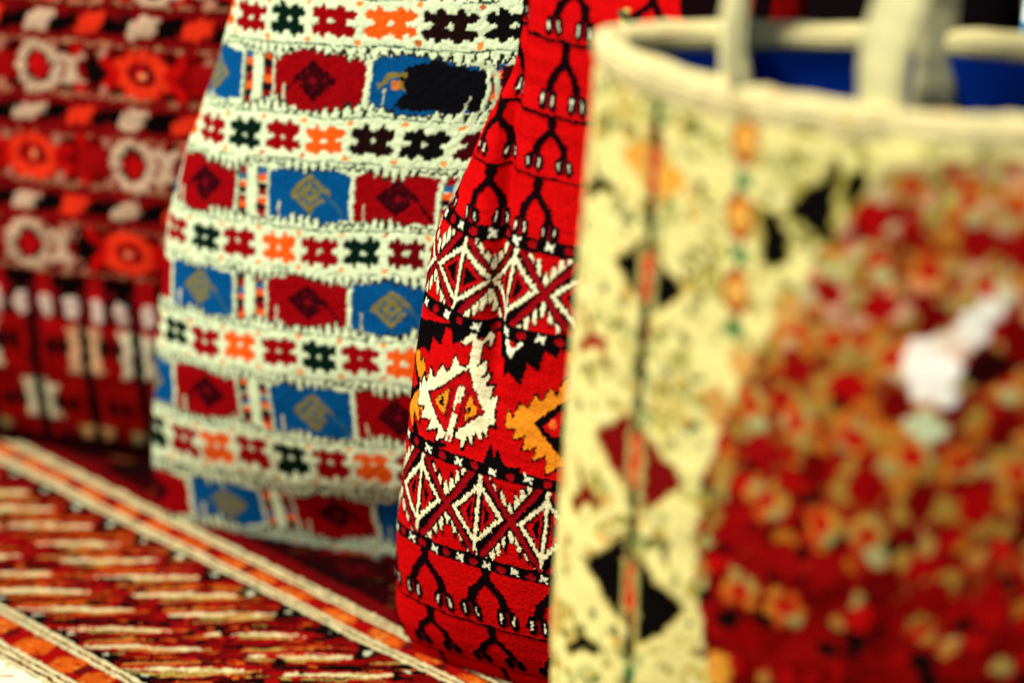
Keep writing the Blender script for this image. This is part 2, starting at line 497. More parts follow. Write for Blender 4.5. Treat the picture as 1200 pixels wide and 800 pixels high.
def make_white():
    c = Cloth(-330, 700, -20, 620, .5, WCR)
    r = random.Random(4)
    P = 80.0
    base = 124.0                                     # the lowest complete row of flowers
    per = 157.
    # blocks
    for j in range(-2, 6):
        y = base + j * P + P / 2                     # middle of the block row
        odd = j % 2 == 0                             # (row above the base: red | blue)
        for m in range(-3, 6):
            X = -38 + m * per
            cols = [WRED, WBLUE] if odd else [WBLUE, WRED]
            cells = [(X - 62, X, cols[0], cols[1] == WBLUE), (X + 29, X + 91.5, cols[1], False)]
            for (xa, xb, cc, fl) in cells:
                c.rect(xa, xb, y - 22, y + 22, cc)
                cx = (xa + xb) / 2 + r.uniform(-3, 3)
                cy = y + r.uniform(-1, 1.5)
                blue = cc == WBLUE
                k = (.030, .002, .004) if not blue else WGOLD
                sg = 1 if r.random() < .6 else -1
                for ring_ in ((14.2, 3.4), (6.4, 2.6)):
                    a, wd = ring_
                    pts = [(cx - sg * a, cy), (cx, cy + a * .82), (cx + sg * a, cy), (cx, cy - a * .82)]
                    c.line(pts + [(cx - sg * a * .62, cy - a * .3)], wd, k)
                    if a > 8:
                        c.poly([(cx + (px - cx) * .8, cy + (py - cy) * .8) for px, py in pts], k if not blue else (.02, .10, .20))
                        c.poly([(cx + (px - cx) * .62, cy + (py - cy) * .62) for px, py in pts], (.12, .003, .006) if not blue else WGOLD)
                c.ell(cx, cy, 2.2, 2.2, (.2, .003, .006) if not blue else (.01, .1, .25))
                c.line([(cx - sg * 11, cy + 1), (cx - sg * 19, cy - 6), (cx - sg * 26, cy - 15)], 2.2, k if not blue else (.03, .10, .16))
                # little cream hook standing in the corner
                c.line([(xa + 8, y - 20), (xa + 8, y - 6)], 2.4, (.55, .56, .36))
            c.rect(X - 1.3, X + .4, y - 18, y + 18, (.5, .55, .38))
            # the cells are chamfered where the toothed edges lean in
            for (xa, xb, cc, fl) in cells:
                pk = xa + (xb - xa) * r.uniform(.3, .5)
                d1, d2 = r.uniform(3.5, 6), r.uniform(4, 7)
                c.poly([(xa - 1, y + 23), (pk, y + 23), (pk - 6, y + 20), (xa - 1, y + 20 - d1)], WCR)
                c.poly([(xb + 1, y + 23), (pk, y + 23), (pk + 8, y + 20), (xb + 1, y + 20 - d2)], WCR)
                c.poly([(xa - 1, y - 23), (pk, y - 23), (pk - 4, y - 20), (xa - 1, y - 20 + d1 * .6)], WCR)
                c.poly([(xb + 1, y - 23), (pk, y - 23), (pk + 6, y - 20), (xb + 1, y - 20 + d2 * .7)], WCR)
        # column between blocks
        for m in range(-3, 6):
            X = -38 + m * per
            c.rect(X - 63.5 - 2, X - 62, y - 22, y + 22, WCR)
            c.rect(X, X + 29, y - 22, y + 22, WCR)
            for xc in (X + 6, X + 23):
                seg = [WORG, (.006, .004, .01), WRED, (.02, .1, .25), WORG, (.01, .004, .008), WRED]
                for q in range(7):
                    c.rect(xc - 3.2, xc + 3.2, y + 17 - q * 5.2 - 5.0, y + 17 - q * 5.2, seg[(q + j + (1 if xc > X + 10 else 0)) % 7])
                c.rect(xc - 4.6, xc - 3.2, y - 20, y + 18, (.10, .14, .08))
                c.rect(xc + 3.2, xc + 4.4, y - 20, y + 18, (.45, .5, .33))
            c.poly([(X + 9, y + 20), (X + 20, y + 20), (X + 17.5, y + 12), (X + 17.5, y - 12), (X + 21, y - 20), (X + 8, y - 20), (X + 11.5, y - 12), (X + 11.5, y + 12)], WCR)
    # bands of flowers with toothed edges
    for j in range(-2, 7):
        y = base + j * P
        edge = 17.2
        c.rect(-330, 700, y - edge, y + edge, WCR)
        x = -330.
        teeth = []
        while x < 700:
            wv = 2.6 * math.sin((x + j * 31) / 10.) + r.uniform(-1.2, 1.2)
            for up in (-1, 1):
                ln = 4.2 + max(-2.2, wv * up) + r.uniform(-1, 1)
                wd = 3.1
                teeth.append((x, up, ln, wd))
            x += 6.3 + r.uniform(-.8, .8)
        for grow, cc in ((1.3, (.012, .012, .010)), (0, WCR)):  # dark rim painted round each tooth as the shading of raised yarn
            for x, up, ln, wd in teeth:
                l2 = ln + grow
                c.poly([(x - wd - grow, y + up * (edge - 1)), (x - wd * .8 - grow, y + up * (edge + ln * .25 + grow)), (x - .5 - grow * .4, y + up * (edge + ln * 1.25 + grow)),
                        (x + .5 + grow * .4, y + up * (edge + ln * 1.25 + grow)), (x + wd * .8 + grow, y + up * (edge + ln * .25 + grow)), (x + wd + grow, y + up * (edge - 1))], cc)
        for up in (-1, 1):
            x = -330.
            while x < 700:
                l = r.uniform(5, 16)
                c.line([(x, y + up * 15.8 + r.uniform(-.3, .3)), (x + l, y + up * 15.8 + r.uniform(-.3, .3))], 1.15, (.045, .10, .055) if r.random() < .75 else (.25, .33, .2))
                x += l + r.uniform(0, 3)
        for i in range(-10, 22):
            x = 32.7 * i
            kcol = (i - j) % 4                     # black, red, orange, red
            cc = [WGRN, WRED, WORG, WRED][kcol]
            if j >= 3 and x > 60:  # flowers on the right take darker colours to imitate the shade there
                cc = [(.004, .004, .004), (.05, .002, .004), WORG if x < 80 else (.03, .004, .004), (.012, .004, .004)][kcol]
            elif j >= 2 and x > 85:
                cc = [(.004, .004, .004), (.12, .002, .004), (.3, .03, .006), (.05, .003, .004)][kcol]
            flower(c, x + r.uniform(-.8, .8), y, cc, r)
            for up in (-1, 1):
                c.ell(x + 16.4, y + up * 12.5, 2.2, 1.8, (.78, .26, .03) if r.random() < .8 else (.5, .12, .02))
    # shade painted near black over the upper blue block on the right
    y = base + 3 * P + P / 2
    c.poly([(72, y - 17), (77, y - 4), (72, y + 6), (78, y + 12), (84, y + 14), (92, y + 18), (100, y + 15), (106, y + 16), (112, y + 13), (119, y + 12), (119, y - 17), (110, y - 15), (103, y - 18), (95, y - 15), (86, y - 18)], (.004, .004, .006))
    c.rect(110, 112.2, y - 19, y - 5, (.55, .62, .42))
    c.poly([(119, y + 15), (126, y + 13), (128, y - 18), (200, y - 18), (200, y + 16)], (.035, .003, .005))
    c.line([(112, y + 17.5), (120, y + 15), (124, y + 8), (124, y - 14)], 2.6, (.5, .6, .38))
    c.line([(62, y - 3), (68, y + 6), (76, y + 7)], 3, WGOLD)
    c.ell(71, y - 1, 3, 3.6, (.5, .16, .03))
    return c


def flower(c, x, y, col, r):
    w, h = 12.8, 11.4
    g = lambda v=.5: r.uniform(-v, v)
    c.rect(x - w, x + w, y + 1.9, y + 8.6, col)
    c.rect(x - w, x + w, y - 8.6, y - 1.9, col)
    c.rect(x - 7.6, x + 7.6, y - 4, y + 4, col)
    for sx in (-1, 1):
        c.ell(x + sx * 5.6 + g(), y, 3.8, h, col)
        for sy in (-1, 1):
            c.ell(x + sx * 11.0 + g(), y + sy * 5.4, 3.2, 3.7, col)
        c.ell(x + sx * 12.4, y, 3.6, 2.1, WCR)
        c.ell(x, y + sx * 10.4, 2.2, 2.7, WCR)
    c.ell(x + g(), y + g(), 2.1, 1.9, tuple(.85 * v for v in WCR))


def pat_white(s, t):
    c = make_white()
    # the cloth is let out towards the right of the mouth
    s = s - .0035
    k = 1 - .27 * ease01((t * 1000 - 310) / 90)
    x = np.where(s > .030, .030 + (s - .030) * k, s)
    t = lay(t - .08 * s, [20, 45, 68, 105.5, 193, 269.5, 345.5, 426], [62, 83, 103, 124, 204, 284, 364, 444])
    t = t + .0016 * vnoise(x * 30, t * 26, 26) + .0008 * vnoise(x * 75, t * 60, 27)
    return c.look(x, t, .75, 1.9, 21, knot=1.15, weft=.07)


def ease01(u):
    u = np.clip(u, 0, 1)
    return u * u * (3 - 2 * u)


# ---- dark red pile bag
def make_dark():
    D0, DR, DB, PK, BK = (.11, .0015, .0015), (.50, .004, .0035), (.80, .035, .010), (.60, .42, .28), (.004, .002, .002)
    c = Cloth(-420, 800, -20, 620, 1., D0)
    r = random.Random(9)

    def blob(x, y, rx, ry, col, rot=0):
        c.ell(x, y, rx, ry, col, rot)

    def rosette(x, y, pale):
        if pale:
            c.ell(x, y, 16, 17, BK)
            for k in range(12):
                a = k * math.pi / 6
                blob(x + 15.5 * math.cos(a), y + 17 * math.sin(a), 4.8, 4.3, PK)
            c.poly([(x - 11, y), (x, y + 12), (x + 11, y), (x, y - 12)], (.42, .004, .005))
            c.poly([(x - 4, y), (x, y + 5), (x + 4, y), (x, y - 5)], DR)
            for sx in (-1, 1):
                for sy in (-1, 1):
                    for q in range(3):
                        blob(x + 27 + sx * q * 3.4, y + sy * (2 + q * 4.6), 3.6, 3.6, PK)
        else:
            c.ell(x, y, 24, 16, DR)
            for k in range(12):
                a = k * math.pi / 6
                blob(x + 17 * math.cos(a), y + 14 * math.sin(a), 5.6, 5, DB)
            c.ell(x, y, 11, 8.5, (.10, .003, .004))
            c.poly([(x - 7, y), (x, y + 7), (x + 7, y), (x, y - 7)], DR)
            blob(x, y, 2.4, 2.6, (.8, .3, .12))
            for sx in (-1, 1):
                for sy in (-1, 1):
                    for q in range(3):
                        blob(x + sx * (22 + q * 4.5), y + sy * (3 + q * 4.4), 4.4, 4, DR)
    for j in range(-0, 6):
        y = 221 + 71 * j
        ph = 8 + 9 * j
        c.rect(-420, 800, y - 20, y + 20, (.20, .002, .002))
        for i in range(-5, 10):
            x = ph + 84 * i
            pale = (i + j) % 2 == 0
            c.poly([(x - 34, y - 18), (x - 22, y - 6), (x - 22, y + 6), (x - 34, y + 18), (x - 46, y + 6), (x - 46, y - 6)], (.30, .003, .004) if pale else BK)
            rosette(x, y, pale)
            for q in range(-2, 3):
                blob(x + 42.5, y + q * 8.5, 3.6, 3.4, (.68, .26, .18) if pale else DR)
        # small beads and black notches filling the row
        for i in range(-40, 76):
            x = ph + 10.5 * i
            m = abs((x - ph + 42) % 84 - 42)
            if m > 18:
                for yy in (y - 15, y + 15):
                    c.poly([(x - 4, yy - 4), (x + 3, yy - 2), (x + 4, yy + 4), (x - 2, yy + 3)], [BK, DR, (.10, .002, .002), (.44, .20, .13)][(i + j) % 4])
        # thin twined lines
        for yy in (y - 20, y + 20):
            x = -420.
            while x < 800:
                c.line([(x, yy), (x + 3, yy + 1.4)], 1.9, (.42, .20, .10) if r.random() < .8 else (.2, .01, .01))
                x += 4.4
        # slanted dashes
        yy = y + 35.5
        c.rect(-420, 800, yy - 14, yy + 14, (.20, .003, .004))
        for i in range(-20, 38):
            x = ph + 21 * i + r.uniform(-1, 1)
            col = [PK, BK, DB, BK][i % 4]
            hx, hy = 12. + r.uniform(-2, 2), 8.2 + r.uniform(-1.5, 1)
            c.poly([(x - hx, yy - hy), (x + hx * .35, yy - hy * .8), (x + hx, yy - hy * .1), (x + hx * 1.15, yy + hy), (x - hx * .1, yy + hy * .9), (x - hx * .9, yy + hy * .2)], col)
            if i % 4 == 3:
                blob(x + 4, yy + 8, 8, 3, (.12, .003, .004), .35)
    # lower borders
    c.rect(-420, 800, 30, 196, (.15, .003, .004))
    c.rect(-420, 800, 186, 199, BK)
    for i in range(-20, 38):
        x = -4 + 21.2 * i
        c.rect(x - 7, x + 7, 176, 198, (.35, .004, .005) if i % 2 else BK)
        blob(x, 171, 5.6, 10, (.66, .52, .44))
        c.line([(x + 10.6, 160), (x + 10.6, 182)], 4, BK)
    for lvl, (ya, yb, off) in enumerate(((118, 158, 0), (78, 116, 22), (36, 76, 0))):
        c.rect(-420, 800, ya, yb, [(.32, .003, .003), (.24, .003, .003), (.12, .002, .002)][lvl])
        for i in range(-10, 20):
            x = 2 + 44 * i
            k = i % 3
            RR = (.22, .003, .003)
            pc = [[RR, (.70, .42, .22), (.66, .62, .42)], [(.60, .58, .36), RR, RR], [RR, (.5, .28, .10), (.28, .22, .08)]][lvl][k]
            # hourglass pair
            for sx in (-1, 1):
                c.poly([(x + sx * 4, yb - 2), (x + sx * 15, yb - 4), (x + sx * 11, (ya + yb) / 2), (x + sx * 15, ya + 4), (x + sx * 4, ya + 2)], pc)
                c.ell(x + sx * 16.5, (ya + yb) / 2, 4.5, 8, BK)
            c.line([(x, ya - 16), (x, yb - 2)], 8.5, BK)
            c.line([(x + 22, yb - 6), (x + 22, ya + 20)], 6, (.22, .003, .004))
        c.rect(-420, 800, ya - 2.5, ya, (.08, .002, .003))
    c.rect(-420, 800, -20, 60, (.02, .002, .003))  # base painted near black for the contact shade under the bag
    return c


def pat_dark(s, t):
    c = make_dark()
    t = lay(t, [10, 40, 73, 129, 163, 213.5, 286.5, 356], [30, 56, 97, 138, 171, 221, 292, 363])
    t = t + .0014 * vnoise(s * 34, t * 30, 36)
    return c.look(s, t, 1.3, 3.2, 31, knot=2.2, weft=.16)


# ---- cream bordered bag in front
def make_front():
    CR, OL, BK, DRD, OG, RD, GN = (.80, .73, .28), (.42, .36, .06), (.004, .003, .003), (.20, .003, .003), (.82, .36, .04), (.55, .004, .004), (.02, .17, .05)
    PKB = (.78, .55, .36)
    c = Cloth(-420, 1050, -20, 660, 1., DRD)
    r = random.Random(12)
    # field: rows of dark red leaves and of orange florets with red hearts, on an olive and rust ground
    for k in range(16000):
        x, y = r.uniform(-420, 1050), r.uniform(-20, 660)
        lush = ease01((y - 274 + r.uniform(-60, 60)) / 115 + (x - 180) / 900)
        rr = r.uniform(3.5, 7.5)
        if r.random() < lush:
            pal = [(.48, .16, .015), (.44, .12, .012), (.36, .21, .035), (.36, .27, .08), (.30, .18, .03), (.38, .016, .005), (.22, .04, .008), (.32, .005, .003)]
            if y > 430:
                pal += [(.60, .34, .20), (.62, .26, .12), (.5, .4, .2)]
        else:
            pal = [(.17, .002, .002), (.24, .003, .003), (.32, .003, .003), BK, (.13, .002, .002)]
        c.ell(x, y, rr * 1.2, rr * .9, r.choice(pal), .6)
    for i in range(-24, 34):
        for j in range(-14, 13):
            x, y = 118 + 28 * i - 6 * j + r.uniform(-2.5, 2.5), 344 - 4 * i + 26 * j + r.uniform(-2.5, 2.5)
            if not (-420 < x < 1050 and -20 < y < 660):
                continue
            lush = ease01((y - 274 + r.uniform(-50, 50)) / 105 + (x - 180) / 900)
            w_, h_ = r.uniform(.8, 1.2), r.uniform(.8, 1.2)
            if j % 2:                                   # leaf row
                w_, h_ = w_ * 1.12, h_ * 1.1
                col = r.choice([(.14, .002, .002), (.24, .002, .002), (.34, .003, .003), (.26, .003, .003)])
                c.poly([(x - 9 * w_, y - 2), (x - 5 * w_, y + 8 * h_), (x + 5 * w_, y + 9 * h_), (x + 9 * w_, y + 1), (x + 3 * w_, y - 9 * h_), (x - 5 * w_, y - 8 * h_)], col)
                if r.random() < .4:
                    c.ell(x - 4, y - 9, 5, 3.5, (.07, .002, .002), .5)
                if lush < .35 and r.random() < .7:
                    c.ell(x + 13, y + 2, r.uniform(4, 8), r.uniform(4, 7), BK, .6)
            elif lush > .42:
                for q in range(6):
                    an = q * 1.05 + r.uniform(-.3, .3)
                    c.ell(x + 7.4 * w_ * math.cos(an), y + 7. * h_ * math.sin(an), r.uniform(2.8, 4.8), r.uniform(2.6, 4.4),
                          r.choice([(.58, .19, .018), (.56, .22, .025), (.48, .27, .045), (.40, .31, .08), (.38, .32, .10), (.54, .09, .012)]), an)
                c.ell(x + r.uniform(-1.5, 1.5), y + r.uniform(-1.5, 1.5), r.uniform(4.2, 6.2), r.uniform(4, 5.8), (.46, .003, .003))
                if r.random() < .15:
                    c.ell(x + 4, y - 10, 6, 5, (.40, .40, .16))
            else:
                if r.random() < .8:
                    c.ell(x, y, r.uniform(3.2, 6.5), r.uniform(3, 5.5), r.choice([(.42, .26, .06), (.34, .26, .07), (.48, .2, .04), (.4, .05, .01)]), .6)
                c.ell(x + 12, y + 4, r.uniform(4, 8), r.uniform(3, 6), r.choice([BK, BK, (.45, .004, .004)]), .6)
    # sun glint on a fold painted into the field, its shaded side painted dark
    GLINT = (.93, .90, .80)
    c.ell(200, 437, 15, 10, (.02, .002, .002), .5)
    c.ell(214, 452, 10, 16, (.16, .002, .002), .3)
    for x, y, a_, b_, cc in ((168, 404, 7, 6.5, (.50, .58, .34)), (169, 436, 13.5, 11.5, GLINT), (173, 425, 9, 9, GLINT), (182, 449, 9, 6, (.88, .72, .56)), (190, 459, 7, 6, GLINT), (196, 468, 8, 7, (.86, .86, .74)), (205, 479, 4, 5, (.60, .60, .40))):
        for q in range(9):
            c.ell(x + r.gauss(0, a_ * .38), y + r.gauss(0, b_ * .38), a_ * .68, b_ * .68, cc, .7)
    # cream ground of the border: left panel, top strip and the corner bracket between them
    c.poly([(-420, -20), (56, -20), (60, 200), (54, 262), (48, 300), (50, 345), (66, 400), (84, 440), (101, 468), (112, 500), (128, 528), (146, 549), (175, 556), (330, 562), (330, 660), (-420, 660)], CR)
    c.rect(330, 1050, 560, 660, CR)
    # scalloped orange edge of the bracket
    for x, y in ((62, 250), (66, 225), (60, 205), (64, 180), (58, 395), (72, 425), (94, 458)):
        c.ell(x, y, 7, 12, OG if y < 300 else (.66, .34, .08))
    # flecks over the border
    for k in range(2600):
        x, y = r.uniform(-420, 1050), r.uniform(60, 590)
        if (x < 50) or (y > 566 and r.random() < .5) or (x < 95 and y > 470):
            if y > 580:
                continue
            col = r.choice([OL, OL, (.55, .50, .18), (.45, .52, .24), (.10, .09, .02), (.62, .40, .10), (.05, .07, .02), (.66, .66, .32), (.82, .76, .40)])
            c.ell(x, y, r.uniform(1.4, 4.2), r.uniform(1.2, 3.2), col, r.random() * 3)
    # mottled ground: soiled and olive yarn in loose clusters
    for k in range(640):
        x, y = r.uniform(-420, 56), r.uniform(60, 575)
        if abs((y + 30) % 92 - 46) > 30 and r.random() < .6:
            continue
        for q in range(r.randint(2, 5)):
            c.ell(x + r.gauss(0, 5), y + r.gauss(0, 4.5), r.uniform(1.6, 4.2), r.uniform(1.4, 3.6), r.choice([OL, (.22, .20, .03), (.10, .12, .03), (.06, .055, .02), (.42, .44, .14), (.58, .30, .04)]), r.random() * 3)
    for k in range(120):
        x, y = r.uniform(56, 330), r.uniform(430, 585)
        if y > 470 + (x - 100) * .8 or (x < 80):
            for q in range(r.randint(2, 5)):
                c.ell(x + r.gauss(0, 6), y + r.gauss(0, 4.5), r.uniform(1.8, 4.4), r.uniform(1.4, 3.6), r.choice([OL, (.30, .28, .06), (.34, .36, .10), (.16, .14, .03), (.55, .50, .16)]), r.random() * 3)
    for k in range(150):
        x, y = r.uniform(-420, 54), r.choice([r.gauss(545, 14), r.gauss(400, 20), r.gauss(315, 10), r.gauss(228, 16), r.uniform(60, 560)])
        for q in range(r.randint(4, 9)):
            c.ell(x + r.gauss(0, 6.5), y + r.gauss(0, 5), r.uniform(1.6, 3.4), r.uniform(1.5, 3.), r.choice([OL, OL, (.30, .26, .05), (.24, .26, .07), (.10, .10, .03), (.58, .34, .05), (.62, .56, .16)]), r.random() * 3)
    # stem column with paired leaves
    def stem(xt, mir=1):
        X = lambda x: xt + mir * x
        for k in range(0, 24):
            y = 560 - k * 22
            xx = X(6 + 8 * (y - 230) / 270 * .7)
            c.ell(xx, y, 3.4, 12, [GN, RD, BK, BK, (.5, .4, .08)][k % 5])
            c.ell(xx - 5, y - 6, 2.2, 7, (.40, .38, .12))
            c.ell(xx + 6, y - 8, 2.2, 6, (.35, .40, .14))
        for yc, col, sc in ((520, OG, .8), (456, BK, .9), (352, (.17, .004, .004), 1.15), (283, BK, 1.3), (195, (.17, .004, .004), 1.2), (110, BK, 1.2)):
            x0 = 6 + 8 * (yc - 230) / 270 * .7
            sc *= 1.14
            for sx in (-1, 1):
                h = 15 * sc
                dy = -h * .18 * sx * mir
                c.poly([(X(x0 + sx * 4.5), yc + h * 1.12 + dy), (X(x0 + sx * 9), yc + h * .95 + dy), (X(x0 + sx * 13 * sc), yc + h * .5 + dy), (X(x0 + sx * 20 * sc), yc + h * .32 + dy), (X(x0 + sx * 23 * sc), yc - h * .02 + dy),
                        (X(x0 + sx * 17 * sc), yc - h * .38 + dy), (X(x0 + sx * 14 * sc), yc - h * .62 + dy), (X(x0 + sx * 8.5 * sc), yc - h * .86 + dy), (X(x0 + sx * 4.5), yc - h * 1.12 + dy)], col, 1.6, (.55, .42, .10))
            c.line([(X(x0), yc + 18), (X(x0 - .5), yc - 22)], 6., RD)
            c.line([(X(x0 - .5), yc - 16), (X(x0 - 1.5), yc - 38)], 5.6, BK)
            c.line([(X(x0 + .5), yc + 34), (X(x0), yc + 16)], 5.2, (.03, .06, .02))
            c.line([(X(x0 - 5), yc + 16), (X(x0 - 5), yc - 20)], 2.6, (.42, .40, .12))
            c.line([(X(x0 + 5), yc + 16), (X(x0 + 5), yc - 20)], 2.6, (.42, .40, .12))
        for yc, col in ((500, BK), (410, (.3, .02, .01)), (322, (.17, .004, .004)), (240, BK)):
            c.poly([(X(-40), yc + 16), (X(-30), yc + 3), (X(-16), yc + 2), (X(-16), yc - 4), (X(-28), yc - 5), (X(-40), yc - 14), (X(-44), yc - 9), (X(-33), yc)], col, 1.4, (.5, .42, .10))
            c.poly([(X(-66), yc + 12), (X(-58), yc + 14), (X(-52), yc - 2), (X(-60), yc - 14)], (.6, .3, .06), 1.2, (.5, .42, .1))
    for k in range(34):
        x, y = 18 + r.gauss(0, 24), r.uniform(90, 560)
        if x < 48 and abs(y % 88 - 40) < 24:
            for q in range(5):
                c.ell(x + r.gauss(0, 5), y + r.gauss(0, 4), r.uniform(1.6, 4), r.uniform(1.5, 3), r.choice([(.12, .11, .02), OL, (.3, .28, .06)]))
    stem(0)
    stem(-116)
    stem(-232)
    stem(-348)
    # guard stripe of orange florets down the crease and along the top
    for k in range(0, 12):
        y = 549 - 44 * k
        if y < 450:
            break
        c.ell(66, y, 8, 15, (.28, .03, .01))
        c.ell(66, y + 1, 6.5, 10, OG)
        c.ell(67, y + 1, 3, 4, (.85, .55, .15))
        c.ell(66, y - 22, 4.8, 5, GN)
        c.ell(76, y - 8, 4, 6, (.5, .42, .12))
    for pts in ([(92, 518), (98, 528), (108, 534), (114, 548), (118, 545), (116, 520), (117, 497), (110, 499), (103, 509), (95, 511)], [(74, 514), (84, 512), (93, 500), (94, 486), (86, 478), (78, 482), (80, 496)], [(121, 540), (131, 546), (133, 538), (124, 520), (121, 524)]):
        c.poly(pts, BK, 1.8, OL)
    for x, y in ((100, 562), (112, 566), (122, 563), (135, 566), (95, 548), (128, 556)):
        c.ell(x, y, 5, 3.6, (.30, .26, .05))
    return c


def pat_front(s, t):
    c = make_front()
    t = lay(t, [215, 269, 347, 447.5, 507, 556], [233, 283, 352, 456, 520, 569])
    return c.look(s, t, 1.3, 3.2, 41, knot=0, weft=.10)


def pat_binding(s, t):
    """overcast edging: slanting cream yarn with soiled flecks"""
    c = np.empty(s.shape + (3,))
    c[:] = (.84, .74, .36)
    x, y = s * 1000, t * 1000
    band = np.sin((y + x * .6) * 2 * math.pi / 5.2 + 1.2 * vnoise(x / 9, y / 14, 71))
    c *= (1 + .10 * band)[..., None]
    n = vnoise(x / 3.0, y / 5.5, 73) + .7 * vnoise(x / 8, y / 21, 74)
    c[n > .85] = (.55, .42, .12)
    c[n < -1.05] = (.80, .52, .22)
    return c


def pat_webbing(s, t):
    """flat woven strap: ribbed cream yarn, a line of tan stitches near each edge"""
    c = np.empty(s.shape + (3,))
    c[:] = (.92, .88, .46)
    x, y = s * 1000, t * 1000
    c *= (1 + .07 * np.sin(y * 2 * math.pi / 3.4) + .08 * vnoise(x / 4, y / 17, 81))[..., None]
    per = s.max() * 1000
    u = (x / per) % .5
    st = ((np.abs(u - .06) < .018) | (np.abs(u - .44) < .018)) & ((y % 6) < 3.8)
    c[st] = (.58, .40, .12)
    return c


# ---- rug
_RUG = []


def make_rug():
    CR, RD, OG, BK, DR, OL = (.56, .51, .27), (.25, .003, .003), (.46, .075, .006), (.004, .002, .002), (.10, .002, .0025), (.32, .25, .05)
    c = Cloth(-640, 770, -870, 770, .7, DR)
    r = random.Random(3)

    def cord(p):
        c.rect(p - 5.4, p + 5.4, -870, 770, BK)
        q = -870.
        while q < 770:
            for o in (-2.9, 2.9):
                c.line([(p + o + r.uniform(-.25, .25), q), (p + o + r.uniform(-.25, .25), q + 5)], 3.6 + r.uniform(-.3, .3), CR)
            c.line([(p + r.uniform(-.3, .3), q), (p + r.uniform(-.3, .3), q + 6)], 1.5, (.20, .05, .01) if r.random() < .7 else BK)
            q += 5.6

    def flame_band(pa, pb):
        c.rect(pa, pb, -870, 770, RD)
        q = -870.
        while q < 770:
            l = r.uniform(16, 28)
            w = pb - pa
            c.poly([(pa, q), (pa + w * .5, q - 3), (pb, q + 6), (pb, q + l), (pa + w * .4, q + l + 4), (pa, q + l - 5)], OG)
            for k in range(int(l / 2)):
                a, b = pa + r.random() * w, q + r.random() * l
                c.ell(a, b, 1.4, 2.6, r.choice([(.52, .14, .02), RD, (.5, .18, .025), (.36, .03, .006)]))
            if r.random() < .6:
                c.ell((pa + pb) / 2 + r.uniform(-3, 3), q + l + 6, w * .35, 5, (.10, .003, .004))
            q += l + r.uniform(13, 24)
    # the figured stripe repeats across the rug
    for rep in range(-4, 7):
        o = rep * 190.
        pa, pb = -203 + o, -60 + o                  # figured field
        light = rep == -1
        dark = rep >= 1  # near-black stripes: contact shade beside the bags, painted into the weave
        if light:
            c.rect(pa, pb, -870, 770, (.74, .74, .52))
            for k in range(420):
                x, y = r.uniform(pa, pb), r.uniform(-870, 770)
                c.line([(x, y), (x + r.uniform(6, 26), y + r.uniform(6, 26))], r.uniform(1, 2.4), r.choice([BK, (.4, .3, .08), (.3, .05, .02)]))
        else:
            c.rect(pa, pb, -870, 770, (.13, .002, .0025) if not dark else (.016, .001, .0015))
            P = 41.
            for k in range(-23, 21 if not dark else -23):
                q = k * P + 8
                # dark chevrons along both edges with a cream tip
                for e, sg in ((pa, 1), (pb, -1)):
                    c.poly([(e, q - 14), (e + sg * 24, q + 2), (e, q + 17)], BK)
                    k1 = r.uniform(.55, 1.)
                    c.poly([(e + sg * 3, q + 1), (e + sg * 11 * k1, q + 6 * k1), (e + sg * 13 * k1, q + 3), (e + sg * 8, q - 3 * k1)], (.48, .50, .34))
                for (c0, c1) in ((pa + 8, pa + 62), (pb - 66, pb - 14)):
                    L = c1 - c0 + r.uniform(-5, 5)
                    q0 = q + r.uniform(-3, 3)
                    D = lambda f, h: (c0 + f * L - h * .7071, q0 + f * L + h * .7071 - 14)
                    def jag(f0, f1, h0, h1, w, col, n=9):
                        # a bar whose two edges step in and out as the weft turns
                        up, dn = [], []
                        for m in range(n + 1):
                            f = f0 + (f1 - f0) * m / n
                            hc = h0 + (h1 - h0) * m / n
                            k_ = w * (.35 + .65 * math.sin(math.pi * min(max(m / n, .08), .92))**.5)
                            up.append(D(f, hc + k_ / 2 * r.uniform(.55, 1.35)))
                            dn.append(D(f, hc - k_ / 2 * r.uniform(.55, 1.35)))
                        c.poly(up + dn[::-1], col)
                    c.poly([D(-.2, 0), D(.5, 15), D(1.2, 0), D(.5, -15)], RD)
                    jag(-.15, 1.1, -10, -4, 5, BK)
                    jag(.25, 1.05, -13, -7, 3.6, r.choice([OG, BK, (.33, .02, .005)]))
                    jag(-.1, .55, -5, -8, 4, r.choice([OG, BK, (.40, .12, .02)]))
                    jag(.2, 1.15, 13, 5, 3.2, r.choice([OG, (.42, .22, .05), RD]))
                    jag(-.05, .5, 7.5, 10, 3.4, r.choice([BK, DR, OL]))
                    jag(-.04 + r.uniform(-.05, .05), .66, 2.2, .8, 5.4, CR)
                    jag(.42, 1.0 + r.uniform(-.08, .06), 2.4, 3.8, 5.2, CR)
                    jag(.25, .8, 6., 7.2, 3.4, OL)
                    if r.random() < .5:
                        jag(.55, .72, 1, 1.5, 3, r.choice([OL, RD]))
                    for m in range(9):
                        c.ell(*D(r.uniform(-.1, 1.1), r.uniform(-14, -6)), r.uniform(1.5, 4), r.uniform(1.2, 2.2), r.choice([BK, OG, RD, BK]), .8)
                for m in range(26):
                    x, y, l = r.uniform(pa + 4, pb - 4), q + r.uniform(-21, 21), r.uniform(5, 20)
                    c.line([(x - l / 2, y - l / 2), (x, y + r.uniform(-1, 1)), (x + l / 2, y + l / 2)], r.uniform(.9, 2.4), r.choice([BK, BK, BK, RD, RD, OG, OL, OG, (.20, .003, .003), (.40, .10, .015)]))
                mid = (pa + pb) / 2
                for m in range(11):
                    c.ell(mid + r.uniform(-15, 15), q + r.uniform(-18, 18), r.uniform(2, 6), r.uniform(1.6, 3.6), r.choice([BK, BK, RD, (.10, .003, .004)]), .8)
